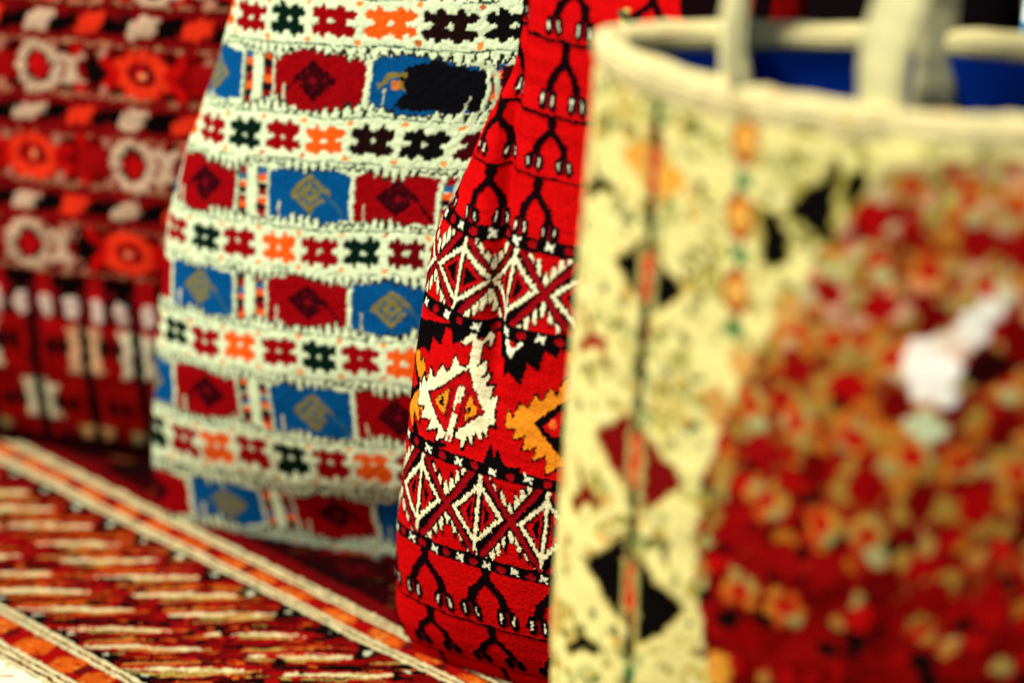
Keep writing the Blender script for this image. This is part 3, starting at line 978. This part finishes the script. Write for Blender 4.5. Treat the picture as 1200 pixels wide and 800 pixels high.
        if dark:
            for k in range(1600):
                x, y = r.uniform(pa, pb), r.uniform(-870, 770)
                c.line([(x, y), (x + r.uniform(4, 22), y + r.uniform(4, 22))], r.uniform(2, 6), r.choice([BK, BK, BK, (.05, .0015, .002), (.10, .002, .002), (.08, .02, .005)]))
        flame_band(pb + 8, pb + 21)
        if rep != 0:
            pass
    for rep in range(-4, 7):
        o = rep * 190.
        cord(-56 + o)
        cord(-32 + o)
    flame_band(-235, -213)
    cord(-208)
    cord(-240)
    return c


def pat_rug(p, q):
    if not _RUG:
        _RUG.append(make_rug())
    return _RUG[0].look(p, q, .8, 2.2, 51, knot=0, weft=.14)


# ------------------------------------------------------------------ wool material
def wool(name, col=(.5, .5, .5), scale=1., bump=.5, pat=False, pitch=(1.25, 1.05)):
    m = bpy.data.materials.new(name)
    m.use_nodes = True
    nt = m.node_tree
    N, L = nt.nodes, nt.links
    b = N['Principled BSDF']
    b.inputs['Roughness'].default_value = .95
    b.inputs['Specular IOR Level'].default_value = 0
    at = N.new('ShaderNodeAttribute')
    at.attribute_name = 'st'
    mp = N.new('ShaderNodeMapping')
    mp.vector_type = 'POINT'
    mp.inputs['Scale'].default_value = (1000 / pitch[0] * scale, 1000 / pitch[1] * scale, 1)
    L.new(at.outputs['Vector'], mp.inputs['Vector'])
    # knots: rounded bumps on a slightly wavering grid, plus loose fibre
    wa = N.new('ShaderNodeTexNoise')
    wa.inputs['Scale'].default_value = .35
    L.new(mp.outputs[0], wa.inputs['Vector'])
    ad = N.new('ShaderNodeVectorMath')
    ad.operation = 'MULTIPLY_ADD'
    L.new(wa.outputs['Color'], ad.inputs[0])
    ad.inputs[1].default_value = (.9, .9, 0)
    L.new(mp.outputs[0], ad.inputs[2])
    sep = N.new('ShaderNodeSeparateXYZ')
    L.new(ad.outputs[0], sep.inputs[0])
    hs = []
    for k in (0, 1):
        mu = N.new('ShaderNodeMath')
        mu.operation = 'MULTIPLY'
        mu.inputs[1].default_value = 2 * math.pi
        L.new(sep.outputs[k], mu.inputs[0])
        si = N.new('ShaderNodeMath')
        si.operation = 'SINE'
        L.new(mu.outputs[0], si.inputs[0])
        hs.append(si)
    h = N.new('ShaderNodeMath')
    h.operation = 'ADD'
    L.new(hs[0].outputs[0], h.inputs[0])
    L.new(hs[1].outputs[0], h.inputs[1])
    fb = N.new('ShaderNodeTexNoise')
    fb.inputs['Scale'].default_value = 1.3
    fb.inputs['Detail'].default_value = 4
    L.new(mp.outputs[0], fb.inputs['Vector'])
    hh = N.new('ShaderNodeMath')
    hh.operation = 'MULTIPLY_ADD'
    L.new(fb.outputs['Fac'], hh.inputs[0])
    hh.inputs[1].default_value = 3.
    L.new(h.outputs[0], hh.inputs[2])
    bp = N.new('ShaderNodeBump')
    bp.inputs['Strength'].default_value = bump
    bp.inputs['Distance'].default_value = .0004
    L.new(hh.outputs[0], bp.inputs['Height'])
    L.new(bp.outputs[0], b.inputs['Normal'])
    # colour: yarn dye with small variation from knot to knot
    vr = N.new('ShaderNodeMapRange')
    vr.inputs['From Min'].default_value = .25
    vr.inputs['From Max'].default_value = .75
    vr.inputs['To Min'].default_value = .78
    vr.inputs['To Max'].default_value = 1.16
    L.new(fb.outputs['Fac'], vr.inputs['Value'])
    mx = N.new('ShaderNodeMix')
    mx.data_type = 'RGBA'
    mx.blend_type = 'MULTIPLY'
    mx.inputs['Factor'].default_value = 1
    if pat:
        pa = N.new('ShaderNodeAttribute')
        pa.attribute_name = 'pat'
        L.new(pa.outputs['Color'], mx.inputs['A'])
    else:
        mx.inputs['A'].default_value = (*col, 1)
    L.new(vr.outputs[0], mx.inputs['B'])
    L.new(mx.outputs['Result'], b.inputs['Base Color'])
    return m


# ------------------------------------------------------------------ geometry helpers
def tube(name, pts, rx, ry, mat, parent=None, closed=False, seg=14, up=(0, 0, 1), twist=0., bump=0., seed=0, pat=None, origin=(0, 0, 0), cap=True):
    """a cord or strap swept along pts; elliptical section rx (sideways) x ry; rounded-rectangle when flat"""
    pts = np.asarray(pts, float)
    n = len(pts)
    if closed:
        T = np.roll(pts, -1, 0) - np.roll(pts, 1, 0)
    else:
        T = np.gradient(pts, axis=0)
    T /= np.linalg.norm(T, axis=1)[:, None] + 1e-12
    up = np.broadcast_to(np.asarray(up, float), T.shape)
    X = np.cross(T, up)
    X /= np.linalg.norm(X, axis=1)[:, None] + 1e-12
    Y = np.cross(X, T)
    L = np.concatenate([[0], np.cumsum(np.linalg.norm(np.diff(pts, axis=0), axis=1))])
    tw = twist * (L / max(L[-1], 1e-6)) if np.isscalar(twist) else np.asarray(twist)
    X, Y = (X * np.cos(tw)[:, None] + Y * np.sin(tw)[:, None], Y * np.cos(tw)[:, None] - X * np.sin(tw)[:, None])
    rx = np.broadcast_to(rx, (n,)).astype(float)
    ry = np.broadcast_to(ry, (n,)).astype(float)
    ph = np.linspace(0, 2 * math.pi, seg + 1)
    cx = np.sign(np.cos(ph)) * np.abs(np.cos(ph))**.7
    cy = np.sign(np.sin(ph)) * np.abs(np.sin(ph))**.7
    amp = 1 + bump * vnoise(L[:, None] * 160 + seed * 3.1, ph[None, :] * 1.6 + seed, seed)
    P = pts[:, None, :] + (X[:, None, :] * cx[None, :, None] * rx[:, None, None]
                           + Y[:, None, :] * cy[None, :, None] * ry[:, None, None]) * amp[..., None]
    st = np.stack([np.broadcast_to(ph[None, :] * float(rx.mean()), (n, seg + 1)), np.broadcast_to(L[:, None], (n, seg + 1))], -1)
    if closed:
        P = np.concatenate([P, P[:1]], 0)
        st = np.concatenate([st, st[:1]], 0)
        st[-1, :, 1] = L[-1]
    caps = []
    if not closed and cap:
        caps = [list(range(seg))[::-1], [(n - 1) * (seg + 1) + k for k in range(seg)]]
    col = pat(st[..., 0], st[..., 1]) if pat else None
    me = grid_mesh(name, P, st, col, caps)
    return link(name, me, mat, parent, origin)


def ease(a, b, x):
    u = np.clip((np.asarray(x, float) - a) / (b - a), 0, 1)
    return u * u * (3 - 2 * u)


def curve(points, n):
    points = np.asarray(points, float)
    d = np.concatenate([[0], np.cumsum(np.linalg.norm(np.diff(points, axis=0), axis=1))])
    return spline(d, points, np.linspace(0, d[-1], n))


def relief(P, pat, yaw, h, invert=False, nf=None):
    """raise the brocaded yarn a little above the ground weave"""
    lum = pat @ np.array([.3, .5, .2])
    v = np.clip(lum / .6, 0, 1)
    if invert:
        v = np.maximum(v, np.clip(1 - pat.max(-1) / .08, 0, 1))
    k = v.copy()
    k[1:-1] = (v[:-2] + 2 * v[1:-1] + v[2:]) / 4
    k[:, 1:-1] = (k[:, :-2] + 2 * k[:, 1:-1] + k[:, 2:]) / 4
    nrm = np.cross(np.gradient(P, axis=1), np.gradient(P, axis=0))
    nrm /= np.linalg.norm(nrm, axis=-1)[..., None] + 1e-9
    fade = np.ones(P.shape[0])
    fade[:12] = np.linspace(0, 1, 12)
    fade[-12:] = np.linspace(1, 0, 12)
    return P + nrm * (k * h * fade[:, None])[..., None]


# ------------------------------------------------------------------ red kilim bag (in focus)
RED_O = (.0025, -.0235, 0.0)
RED_YAW = 26
red_keys = [      # z, ac, nc, W, Tf, Tb, p
    [0, 0.075, 0, 0.1, 0.005, 0.03, 2.4],
    [0.0015, 0.078, 0, 0.140, 0.010, 0.05, 2.6],
    [0.012, 0.083, 0, 0.161, 0.019, 0.06, 2.8],
    [0.04, 0.086, 0, 0.173, 0.035, 0.07, 3],
    [0.09, 0.09, 0, 0.173, 0.052, 0.075, 3],
    [0.19, 0.098, 0, 0.167, 0.064, 0.075, 3],
    [0.26, 0.1, 0, 0.161, 0.061, 0.07, 2.8],
    [0.315, 0.102, 0, 0.154, 0.055, 0.07, 2.6],
    [0.35, 0.101, 0, 0.137, 0.051, 0.06, 2.4],
    [0.392, 0.1, 0, 0.118, 0.045, 0.055, 2.3],
    [0.43, 0.098, 0, 0.098, 0.04, 0.05, 2.2],
    [0.47, 0.098, 0, 0.093, 0.032, 0.04, 2.2],
    [0.52, 0.096, 0, 0.09, 0.01, 0.012, 2.2],
]


def red_mod(a, n, z, t):
    # a soft fold running down from the gathered mouth
    g = ease(.20, .30, z)
    c = .012 - .02 * (z - .3)
    d = a - c
    return n - g * .010 * np.exp(-(d / .007)**2) + g * .004 * np.exp(-((d + .020) / .012)**2)


def red_wr(s, t):
    return (.0028 * vnoise(s * 9 + 3, np.full_like(s, t * 7), 3) + .0009 * vnoise(s * 40, np.full_like(s, t * 30), 4)
            + .00025 * vnoise(s * 600, np.full_like(s, t * 700), 5))


P, ST = loft_bag(red_keys, RED_YAW, RED_O, 620, 90, 860, lambda z, t: .02 + .0 * z, red_mod, red_wr,
                 dens=lambda f: f + .0 * f)
red_bag = empty('kilim_bag', RED_O)
tag(red_bag, 'bright red kilim bag with black forked stems and a cream diamond band', 'bag', 'woven bags')
nu = P.shape[1]
paint = pat_red(ST[..., 0], ST[..., 1])
me = grid_mesh('body', relief(P, paint, RED_YAW, 0.0007, True), ST, paint, [list(range(nu))[::-1], [(P.shape[0] - 1) * nu + k for k in range(nu)]])
red_body = link('body', me, wool('red kilim wool', pat=True), red_bag)
A_, N_ = bag_dirs(RED_YAW)
Zv = np.array([0, 0, 1.])
top = P[-1, ::12]
tube('rim', top + Zv * .002, .007, .007, wool('dark red cord', (.22, .006, .006), scale=1.), red_bag, closed=True, seg=10, bump=.1)
# carrying strap arching over the closed mouth
def W_(a, n, z, A, N):
    return a * A + n * N + z * Zv
tube('strap', curve([W_(.04, .0, .515, A_, N_), W_(.05, .0, .60, A_, N_), W_(.096, 0, .645, A_, N_), W_(.142, 0, .60, A_, N_), W_(.152, 0, .515, A_, N_)], 60),
     .012, .005, wool('strap red', (.25, .006, .006)), red_bag, up=tuple(N_))
# a twisted drawstring hanging down the front of the mouth
def twisted(name, pts, r, cols, parent, strands=2, pitch=.016):
    pts = np.asarray(pts, float)
    L = np.concatenate([[0], np.cumsum(np.linalg.norm(np.diff(pts, axis=0), axis=1))])
    cord = empty(name)
    cord.parent = parent
    for k in range(strands):
        T = np.gradient(pts, axis=0)
        T /= np.linalg.norm(T, axis=1)[:, None]
        X = np.cross(T, np.array([0, 1, 0.]))
        X /= np.linalg.norm(X, axis=1)[:, None]
        Y = np.cross(X, T)
        ph = L / pitch * 2 * math.pi + k * 2 * math.pi / strands
        q = pts + (X * np.cos(ph)[:, None] + Y * np.sin(ph)[:, None]) * r * .9
        tube('strand', q, r, r, cols[k], cord, seg=8)


# ------------------------------------------------------------------ white banded kilim bag
WH_O = (-.1715, .1848, 0)
WH_YAW = 22
wh_keys = [
    [0.000, .120, .000, .130, .004, .03, 2.4],
    [0.001, .120, .000, .205, .006, .05, 2.6],
    [0.012, .122, .000, .224, .012, .06, 2.7],
    [0.040, .125, .000, .230, .022, .07, 2.7],
    [0.110, .128, .000, .226, .050, .075, 2.6],
    [0.190, .132, .000, .219, .062, .075, 2.5],
    [0.250, .135, .000, .212, .060, .07, 2.5],
    [0.300, .137, .000, .200, .055, .07, 2.4],
    [0.340, .139, .000, .186, .050, .06, 2.3],
    [0.400, .142, .000, .168, .042, .055, 2.2],
    [0.450, .145, .000, .158, .030, .04, 2.2],
    [0.500, .145, .000, .150, .010, .012, 2.2],
]


def wh_wr(s, t):
    return (.0035 * vnoise(s * 8 + 9, np.full_like(s, t * 6 + 2), 13) + .001 * vnoise(s * 40, np.full_like(s, t * 30), 14)
            + .0004 * vnoise(s * 500, np.full_like(s, t * 500), 15))


P, ST = loft_bag(wh_keys, WH_YAW, WH_O, 420, 60, 480, lambda z, t: .03 + 0 * z, None, wh_wr)
wh_bag = empty('kilim_bag', WH_O)
tag(wh_bag, 'cream kilim bag with blue and red blocks between rows of small flowers', 'bag', 'woven bags')
nu = P.shape[1]
paint = pat_white(ST[..., 0], ST[..., 1])
me = grid_mesh('body', relief(P, paint, WH_YAW, 0.0004, False), ST, paint, [list(range(nu))[::-1], [(P.shape[0] - 1) * nu + k for k in range(nu)]])
link('body', me, wool('cream kilim wool', pat=True), wh_bag)
A_, N_ = bag_dirs(WH_YAW)
tube('rim', P[-1, ::10] + Zv * .002, .007, .007, wool('cream cord', (.7, .66, .45)), wh_bag, closed=True, seg=10, bump=.1)
tube('strap', curve([W_(.07, .0, .495, A_, N_), W_(.085, .0, .58, A_, N_), W_(.145, 0, .62, A_, N_), W_(.205, 0, .58, A_, N_), W_(.22, 0, .495, A_, N_)], 60),
     .012, .005, wool('strap cream', (.6, .55, .35)), wh_bag, up=tuple(N_))

# ------------------------------------------------------------------ dark red pile bag at the back
DK_O = (-.36, .375, 0)
DK_YAW = 17
dk_keys = [
    [0.000, -.02, .000, .180, .004, .03, 2.6],
    [0.001, -.02, .000, .220, .026, .05, 2.8],
    [0.012, -.02, .000, .245, .030, .06, 3.0],
    [0.040, -.02, .000, .256, .037, .07, 3.0],
    [0.110, -.02, .000, .260, .052, .075, 3.0],
    [0.250, -.02, .000, .258, .062, .075, 3.0],
    [0.340, -.02, .000, .254, .058, .06, 3.0],
    [0.400, -.02, .000, .248, .050, .055, 2.8],
    [0.450, -.02, .000, .240, .036, .04, 2.4],
    [0.500, -.02, .000, .232, .010, .012, 2.2],
]


def dk_wr(s, t):
    return (.004 * vnoise(s * 7 + 9, np.full_like(s, t * 6 + 2), 23) + .0012 * vnoise(s * 60, np.full_like(s, t * 60), 24))


P, ST = loft_bag(dk_keys, DK_YAW, DK_O, 300, 50, 290, lambda z, t: 0 * z, None, dk_wr)
dk_bag = empty('carpet_bag', DK_O)
tag(dk_bag, 'dark red pile carpet bag with pale rosettes and slanting dashes, behind the cream bag', 'bag', 'woven bags')
nu = P.shape[1]
paint = pat_dark(ST[..., 0], ST[..., 1])
me = grid_mesh('body', relief(P, paint, DK_YAW, 0.0014, False), ST, paint, [list(range(nu))[::-1], [(P.shape[0] - 1) * nu + k for k in range(nu)]])
link('body', me, wool('dark red pile', pat=True, pitch=(2.4, 2.2), bump=.8), dk_bag)
A_, N_ = bag_dirs(DK_YAW)
tube('rim', P[-1, ::8] + Zv * .002, .007, .007, wool('dark red cord', (.22, .006, .006)), dk_bag, closed=True, seg=10, bump=.1)
tube('strap', curve([W_(-.10, .0, .495, A_, N_), W_(-.085, .0, .58, A_, N_), W_(-.02, 0, .62, A_, N_), W_(.045, 0, .58, A_, N_), W_(.06, 0, .495, A_, N_)], 60),
     .012, .005, wool('strap red', (.25, .006, .006)), dk_bag, up=tuple(N_))

# ------------------------------------------------------------------ cream bordered carpet bag (near, out of focus)
FR_O = (.046, -.266, 0)
FR_YAW = 15
fr_keys = [
    [0.000, .185, .000, .120, .004, .03, 2.2],
    [0.001, .185, .000, .165, .040, .05, 2.3],
    [0.015, .185, .000, .190, .050, .07, 2.3],
    [0.060, .185, .000, .204, .064, .085, 2.2],
    [0.150, .185, .000, .207, .079, .09, 2.0],
    [0.280, .187, .000, .203, .092, .09, 1.9],
    [0.400, .189, .000, .197, .083, .083, 1.8],
    [0.480, .190, .000, .192, .074, .066, 1.7],
    [0.515, .190, .000, .190, .070, .060, 1.7],
]


def fr_wr(s, t):
    return (.005 * vnoise(s * 8 + 1, np.full_like(s, t * 6 + 7), 33) + .0015 * vnoise(s * 50, np.full_like(s, t * 50), 34))


P, ST = loft_bag(fr_keys, FR_YAW, FR_O, 330, 200, 400, lambda z, t: .03 + 0 * z, None, fr_wr)
# the mouth sags between its two corners
_A, _N = bag_dirs(FR_YAW)
_nf = P @ _N
_rise = np.clip((P[..., 2] - .36) / .155, 0, 1)**2
P[..., 2] -= _rise * (.012 * np.clip(_nf / .07, 0, 1)**1.3 + .003 * np.clip(-_nf / .06, 0, 1))
fr_bag = empty('carpet_bag', FR_O)
tag(fr_bag, 'open topped carpet bag with cream border, blue lining and cream straps, in the foreground', 'bag', 'woven bags')
nu = P.shape[1]
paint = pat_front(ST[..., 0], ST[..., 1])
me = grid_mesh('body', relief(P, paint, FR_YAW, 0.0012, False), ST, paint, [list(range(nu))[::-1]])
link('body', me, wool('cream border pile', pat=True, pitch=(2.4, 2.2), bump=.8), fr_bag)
A_, N_ = bag_dirs(FR_YAW)
ring = P[-1]
ctr = ring.mean(0)
# inner lining: the same cross-section drawn in by the cloth's thickness, with a floor lower down
lv = []
for k, z in enumerate(np.linspace(.512, .20, 40)):
    row = min(np.argmin(np.abs(P[:, 0, 2] - z)), P.shape[0] - 2)
    r = P[row].copy()
    c = r.mean(0)
    nn = (r - c) @ N_
    aa = (r - c) @ A_
    sh = .012
    lv.append(c + np.outer(aa * (1 - sh / .19), A_) + np.outer(nn - np.sign(nn) * np.minimum(sh, np.abs(nn) * .6), N_))
    lv[-1][:, 2] = r[:, 2] - .002
LP = np.array(lv)[:, ::3]
LP = np.concatenate([LP, LP[:, :1]], 1)
st = np.zeros(LP.shape[:2] + (2,))
st[..., 0] = np.linspace(0, .8, LP.shape[1])[None]
st[..., 1] = np.linspace(0, .31, LP.shape[0])[:, None]
me = grid_mesh('lining', LP, st, None, [[(LP.shape[0] - 1) * LP.shape[1] + k for k in range(LP.shape[1] - 1)]])
link('lining', me, wool('blue lining cloth', (.003, .036, .33), scale=1.4), fr_bag)
RP = P[-1, ::6] + Zv * .000
RC = RP.mean(0)
frn = np.clip(((RP - RC) @ N_) / .05 + .6, 0, 1)
tube('rim', RP + (RC - RP) / np.linalg.norm(RC - RP, axis=1)[:, None] * .004 + Zv * (.001 - .003 * frn[:, None]), .0075 - .002 * frn, .0075 + .0032 * frn, wool('cream binding', pat=True, pitch=(2.4, 2.2), bump=.9), fr_bag, closed=True, seg=20, bump=.10, pat=pat_binding)
m_strap = wool('cream strap webbing', pat=True, bump=.9)


def at_rim(a, front):
    q = P[-1]
    aa = q @ A_
    nn = q @ N_
    sel = nn > 0 if front else nn < 0
    k = np.argmin(np.where(sel, np.abs(aa - a), 9))
    return q[k]


def handle(a0, a1, front, w, mat, rise=.17, lean=0., twist0=0., twist1=0., off=-.012):
    p0, p1 = at_rim(a0, front), at_rim(a1, front)
    sgn = 1 if front else -1
    out = N_ * sgn * off
    am = (p0 + p1) / 2
    pts = [p0 - Zv * .06 + out * .2, p0 - Zv * .02 + out, p0 + Zv * .03 + out * .6 , p0 + Zv * rise * .55 + A_ * lean - N_ * sgn * .01,
           p0 * .75 + p1 * .25 + Zv * rise * .93 + A_ * lean * 1.3 - N_ * sgn * .025, am + Zv * rise + A_ * lean * 1.5 - N_ * sgn * .03,
           p0 * .25 + p1 * .75 + Zv * rise * .93 + A_ * lean * 1.3 - N_ * sgn * .025,
           p1 + Zv * rise * .55 + A_ * lean - N_ * sgn * .01, p1 + Zv * .03 + out * .6, p1 - Zv * .02 + out, p1 - Zv * .06 + out * .2]
    c = curve(pts, 120)
    tw = np.interp(np.linspace(0, 1, 120), [0, .12, .3, .7, .88, 1], [0, twist0, twist0, twist1, twist1, 0])
    return tube('handle', c, w, .0035, mat, fr_bag, up=tuple(N_), twist=tw, bump=.06, pat=pat_webbing, seg=24)


handle(.078, .160, True, .0155, m_strap, lean=.014, twist0=1.2, twist1=-.5)
handle(.070, .174, False, .012, m_strap, lean=.01, twist0=1.1, twist1=.7)


# ------------------------------------------------------------------ two more bags standing behind on the right
def plain_bag(origin, yaw, w, h, d, pat, mat_name, cord, label, cat_name='kilim_bag', pitch=(1.25, 1.05)):
    keys = [[0, 0, 0, .6 * w, .005, .02, 2.4], [.0015, 0, 0, .8 * w, d * .5, d * .6, 2.5], [.014, 0, 0, .93 * w, d * .75, d * .8, 2.7], [.05, 0, 0, w, d * .9, d * .95, 2.8],
            [.18, 0, 0, w, d, d, 2.7], [.62 * h, 0, 0, .96 * w, d * .95, d * .95, 2.6], [.85 * h, 0, 0, .9 * w, d * .65, d * .65, 2.3], [h, 0, 0, .86 * w, .011, .011, 2.2]]
    P, ST = loft_bag(keys, yaw, origin, 150, 40, 170, lambda z, t: 0 * z, None,
                     lambda s, t: .003 * vnoise(s * 8 + w * 90, np.full_like(s, t * 6 + 2), 61) + .001 * vnoise(s * 50, np.full_like(s, t * 40), 62))
    e = empty(cat_name, origin)
    tag(e, label, 'bag', 'woven bags')
    nu = P.shape[1]
    me = grid_mesh('body', P, ST, pat(ST[..., 0], ST[..., 1]), [list(range(nu))[::-1], [(P.shape[0] - 1) * nu + k for k in range(nu)]])
    link('body', me, wool(mat_name, pat=True, pitch=pitch), e)
    A, N = bag_dirs(yaw)
    cm = wool(mat_name + ' cord', cord)
    tube('rim', P[-1, ::5] + Zv * .002, .007, .007, cm, e, closed=True, seg=10, bump=.1)
    V = lambda a, z: a * A + z * Zv
    tube('strap', curve([V(-.07, h - .005), V(-.06, h + .08), V(0, h + .12), V(.06, h + .08), V(.07, h - .005)], 50), .012, .005, cm, e, up=tuple(N))
    return e


def pat_black(s, t):
    c = np.empty(s.shape + (3,))
    c[:] = (.006, .004, .005)
    m = ((t * 1000) % 46 < 2.2)
    c[m] = (.10, .004, .005)
    return c


def pat_pale(s, t):
    c = np.empty(s.shape + (3,))
    c[:] = (.60, .76, .70)
    y = (t * 1000) % 60
    c[(y < 15)] = (.02, .17, .34)
    x = (s * 1000 + 14 * np.floor(t * 1000 / 60)) % 28
    c[(np.abs(x - 14) + np.abs(y - 38) < 10)] = (.06, .32, .42)
    c[(np.abs(x - 14) + np.abs(y - 38) < 4)] = (.6, .70, .62)
    return c


plain_bag((.262, .235, 0), 8, .105, .53, .055, pat_black, 'black kilim wool', (.012, .008, .009), 'plain black bag standing in the gap behind the red bag and the cream straps')
plain_bag((.475, .16, 0), 12, .135, .54, .06, pat_pale, 'pale kilim wool', (.55, .68, .62), 'pale blue and white bag at the far right, beside the plain black bag')

# a twisted drawcord hanging on the front of the red bag's mouth
def drawcord():
    cols = [wool('yellow cord', (.62, .50, .10)), wool('green cord', (.03, .10, .05))]
    A, N = bag_dirs(RED_YAW)
    e = [q for q in ((.098, .058, .492), (.104, .060, .468), (.113, .064, .447), (.117, .066, .432), (.120, .067, .415), (.121, .067, .395))]
    twisted('drawcord', curve([W_(a, n, z, A, N) for a, n, z in e], 80), .0019, cols, red_bag, pitch=.013)


drawcord()


# ------------------------------------------------------------------ rug on the ground
q_ = math.sqrt(.5)


def graded(lo, hi, f0, f1, fine, coarse):
    return np.unique(np.concatenate([np.arange(lo, f0, coarse), np.arange(f0, f1, fine), np.arange(f1, hi + coarse * .5, coarse)]))


pp = graded(-.62, .75, -.34, .06, .0010, .012)     # across the stripes
qq = graded(-.85, .75, -.62, .10, .0014, .012)      # along the stripes
PP, QQ = np.meshgrid(pp, qq)
X = (PP + QQ) * q_
Y = (PP - QQ) * q_
Zr = .006 + .0016 * vnoise(PP * 14, QQ * 11, 41) + .0005 * vnoise(PP * 260, QQ * 200, 42)
edge = np.minimum(np.minimum(PP - pp[0], pp[-1] - PP), np.minimum(QQ - qq[0], qq[-1] - QQ))
Zr = Zr * np.clip(edge / .01, .1, 1)
pts = np.stack([X, Y, Zr], -1)
rug = link('rug', grid_mesh('rug', pts[::-1], np.stack([PP, QQ], -1)[::-1], pat_rug(PP, QQ)[::-1]),
           wool('rug wool', pat=True), None)
tag(rug, 'red striped flatwoven rug with cream corded lines spread under the bags', 'rug')

# ------------------------------------------------------------------ ground
g = 60.
gx = np.array([-g, -4, -1, 0, 1, 4, g])
GX, GY = np.meshgrid(gx, gx)
gp = np.stack([GX, GY, GX * 0], -1)
ground = link('ground', grid_mesh('ground', gp[::-1] if False else gp, np.stack([GX, GY], -1)), ground_mat() if 'ground_mat' in globals() else wool('ground', (.1, .09, .08)), None)
tag(ground, kind='structure')

# ------------------------------------------------------------------ light
w = bpy.data.worlds.new('World')
S.world = w
w.use_nodes = True
nt = w.node_tree
sky = nt.nodes.new('ShaderNodeTexSky')
sky.sky_type = 'NISHITA'
sky.sun_disc = False
SUN_EL, SUN_AZ = math.radians(55), math.radians(-114)     # azimuth measured from +Y clockwise
sky.sun_elevation = SUN_EL
sky.sun_rotation = SUN_AZ
bg = nt.nodes['Background']
nt.links.new(sky.outputs[0], bg.inputs['Color'])
bg.inputs['Strength'].default_value = .05
sd = np.array([math.sin(SUN_AZ) * math.cos(SUN_EL), math.cos(SUN_AZ) * math.cos(SUN_EL), math.sin(SUN_EL)])
ld = bpy.data.lights.new('sun', 'SUN')
ld.energy = 5.0
ld.angle = math.radians(9)
ld.color = (1, .92, .76)
lo = bpy.data.objects.new('sun', ld)
COL.objects.link(lo)
from mathutils import Vector
lo.rotation_euler = Vector(sd).to_track_quat('Z', 'Y').to_euler()
lo.location = (-1, -2, 3)
S.view_settings.view_transform = 'Standard'
S.view_settings.look = 'None'
S.view_settings.exposure = .55
S.view_settings.gamma = 1
S.render.engine = 'CYCLES'
S.cycles.use_denoising = True
S.cycles.max_bounces = 4

# ------------------------------------------------------------------ camera
cam = bpy.data.cameras.new('camera')
co = bpy.data.objects.new('camera', cam)
COL.objects.link(co)
co.location = (0, -1.725, .934)
co.rotation_euler = (math.radians(90 - 22), 0, 0)
cam.lens = 100
cam.sensor_width = 36
cam.clip_start = .05
cam.clip_end = 500
cam.dof.use_dof = True
cam.dof.focus_distance = 1.825
cam.dof.aperture_fstop = 2.1
S.camera = co
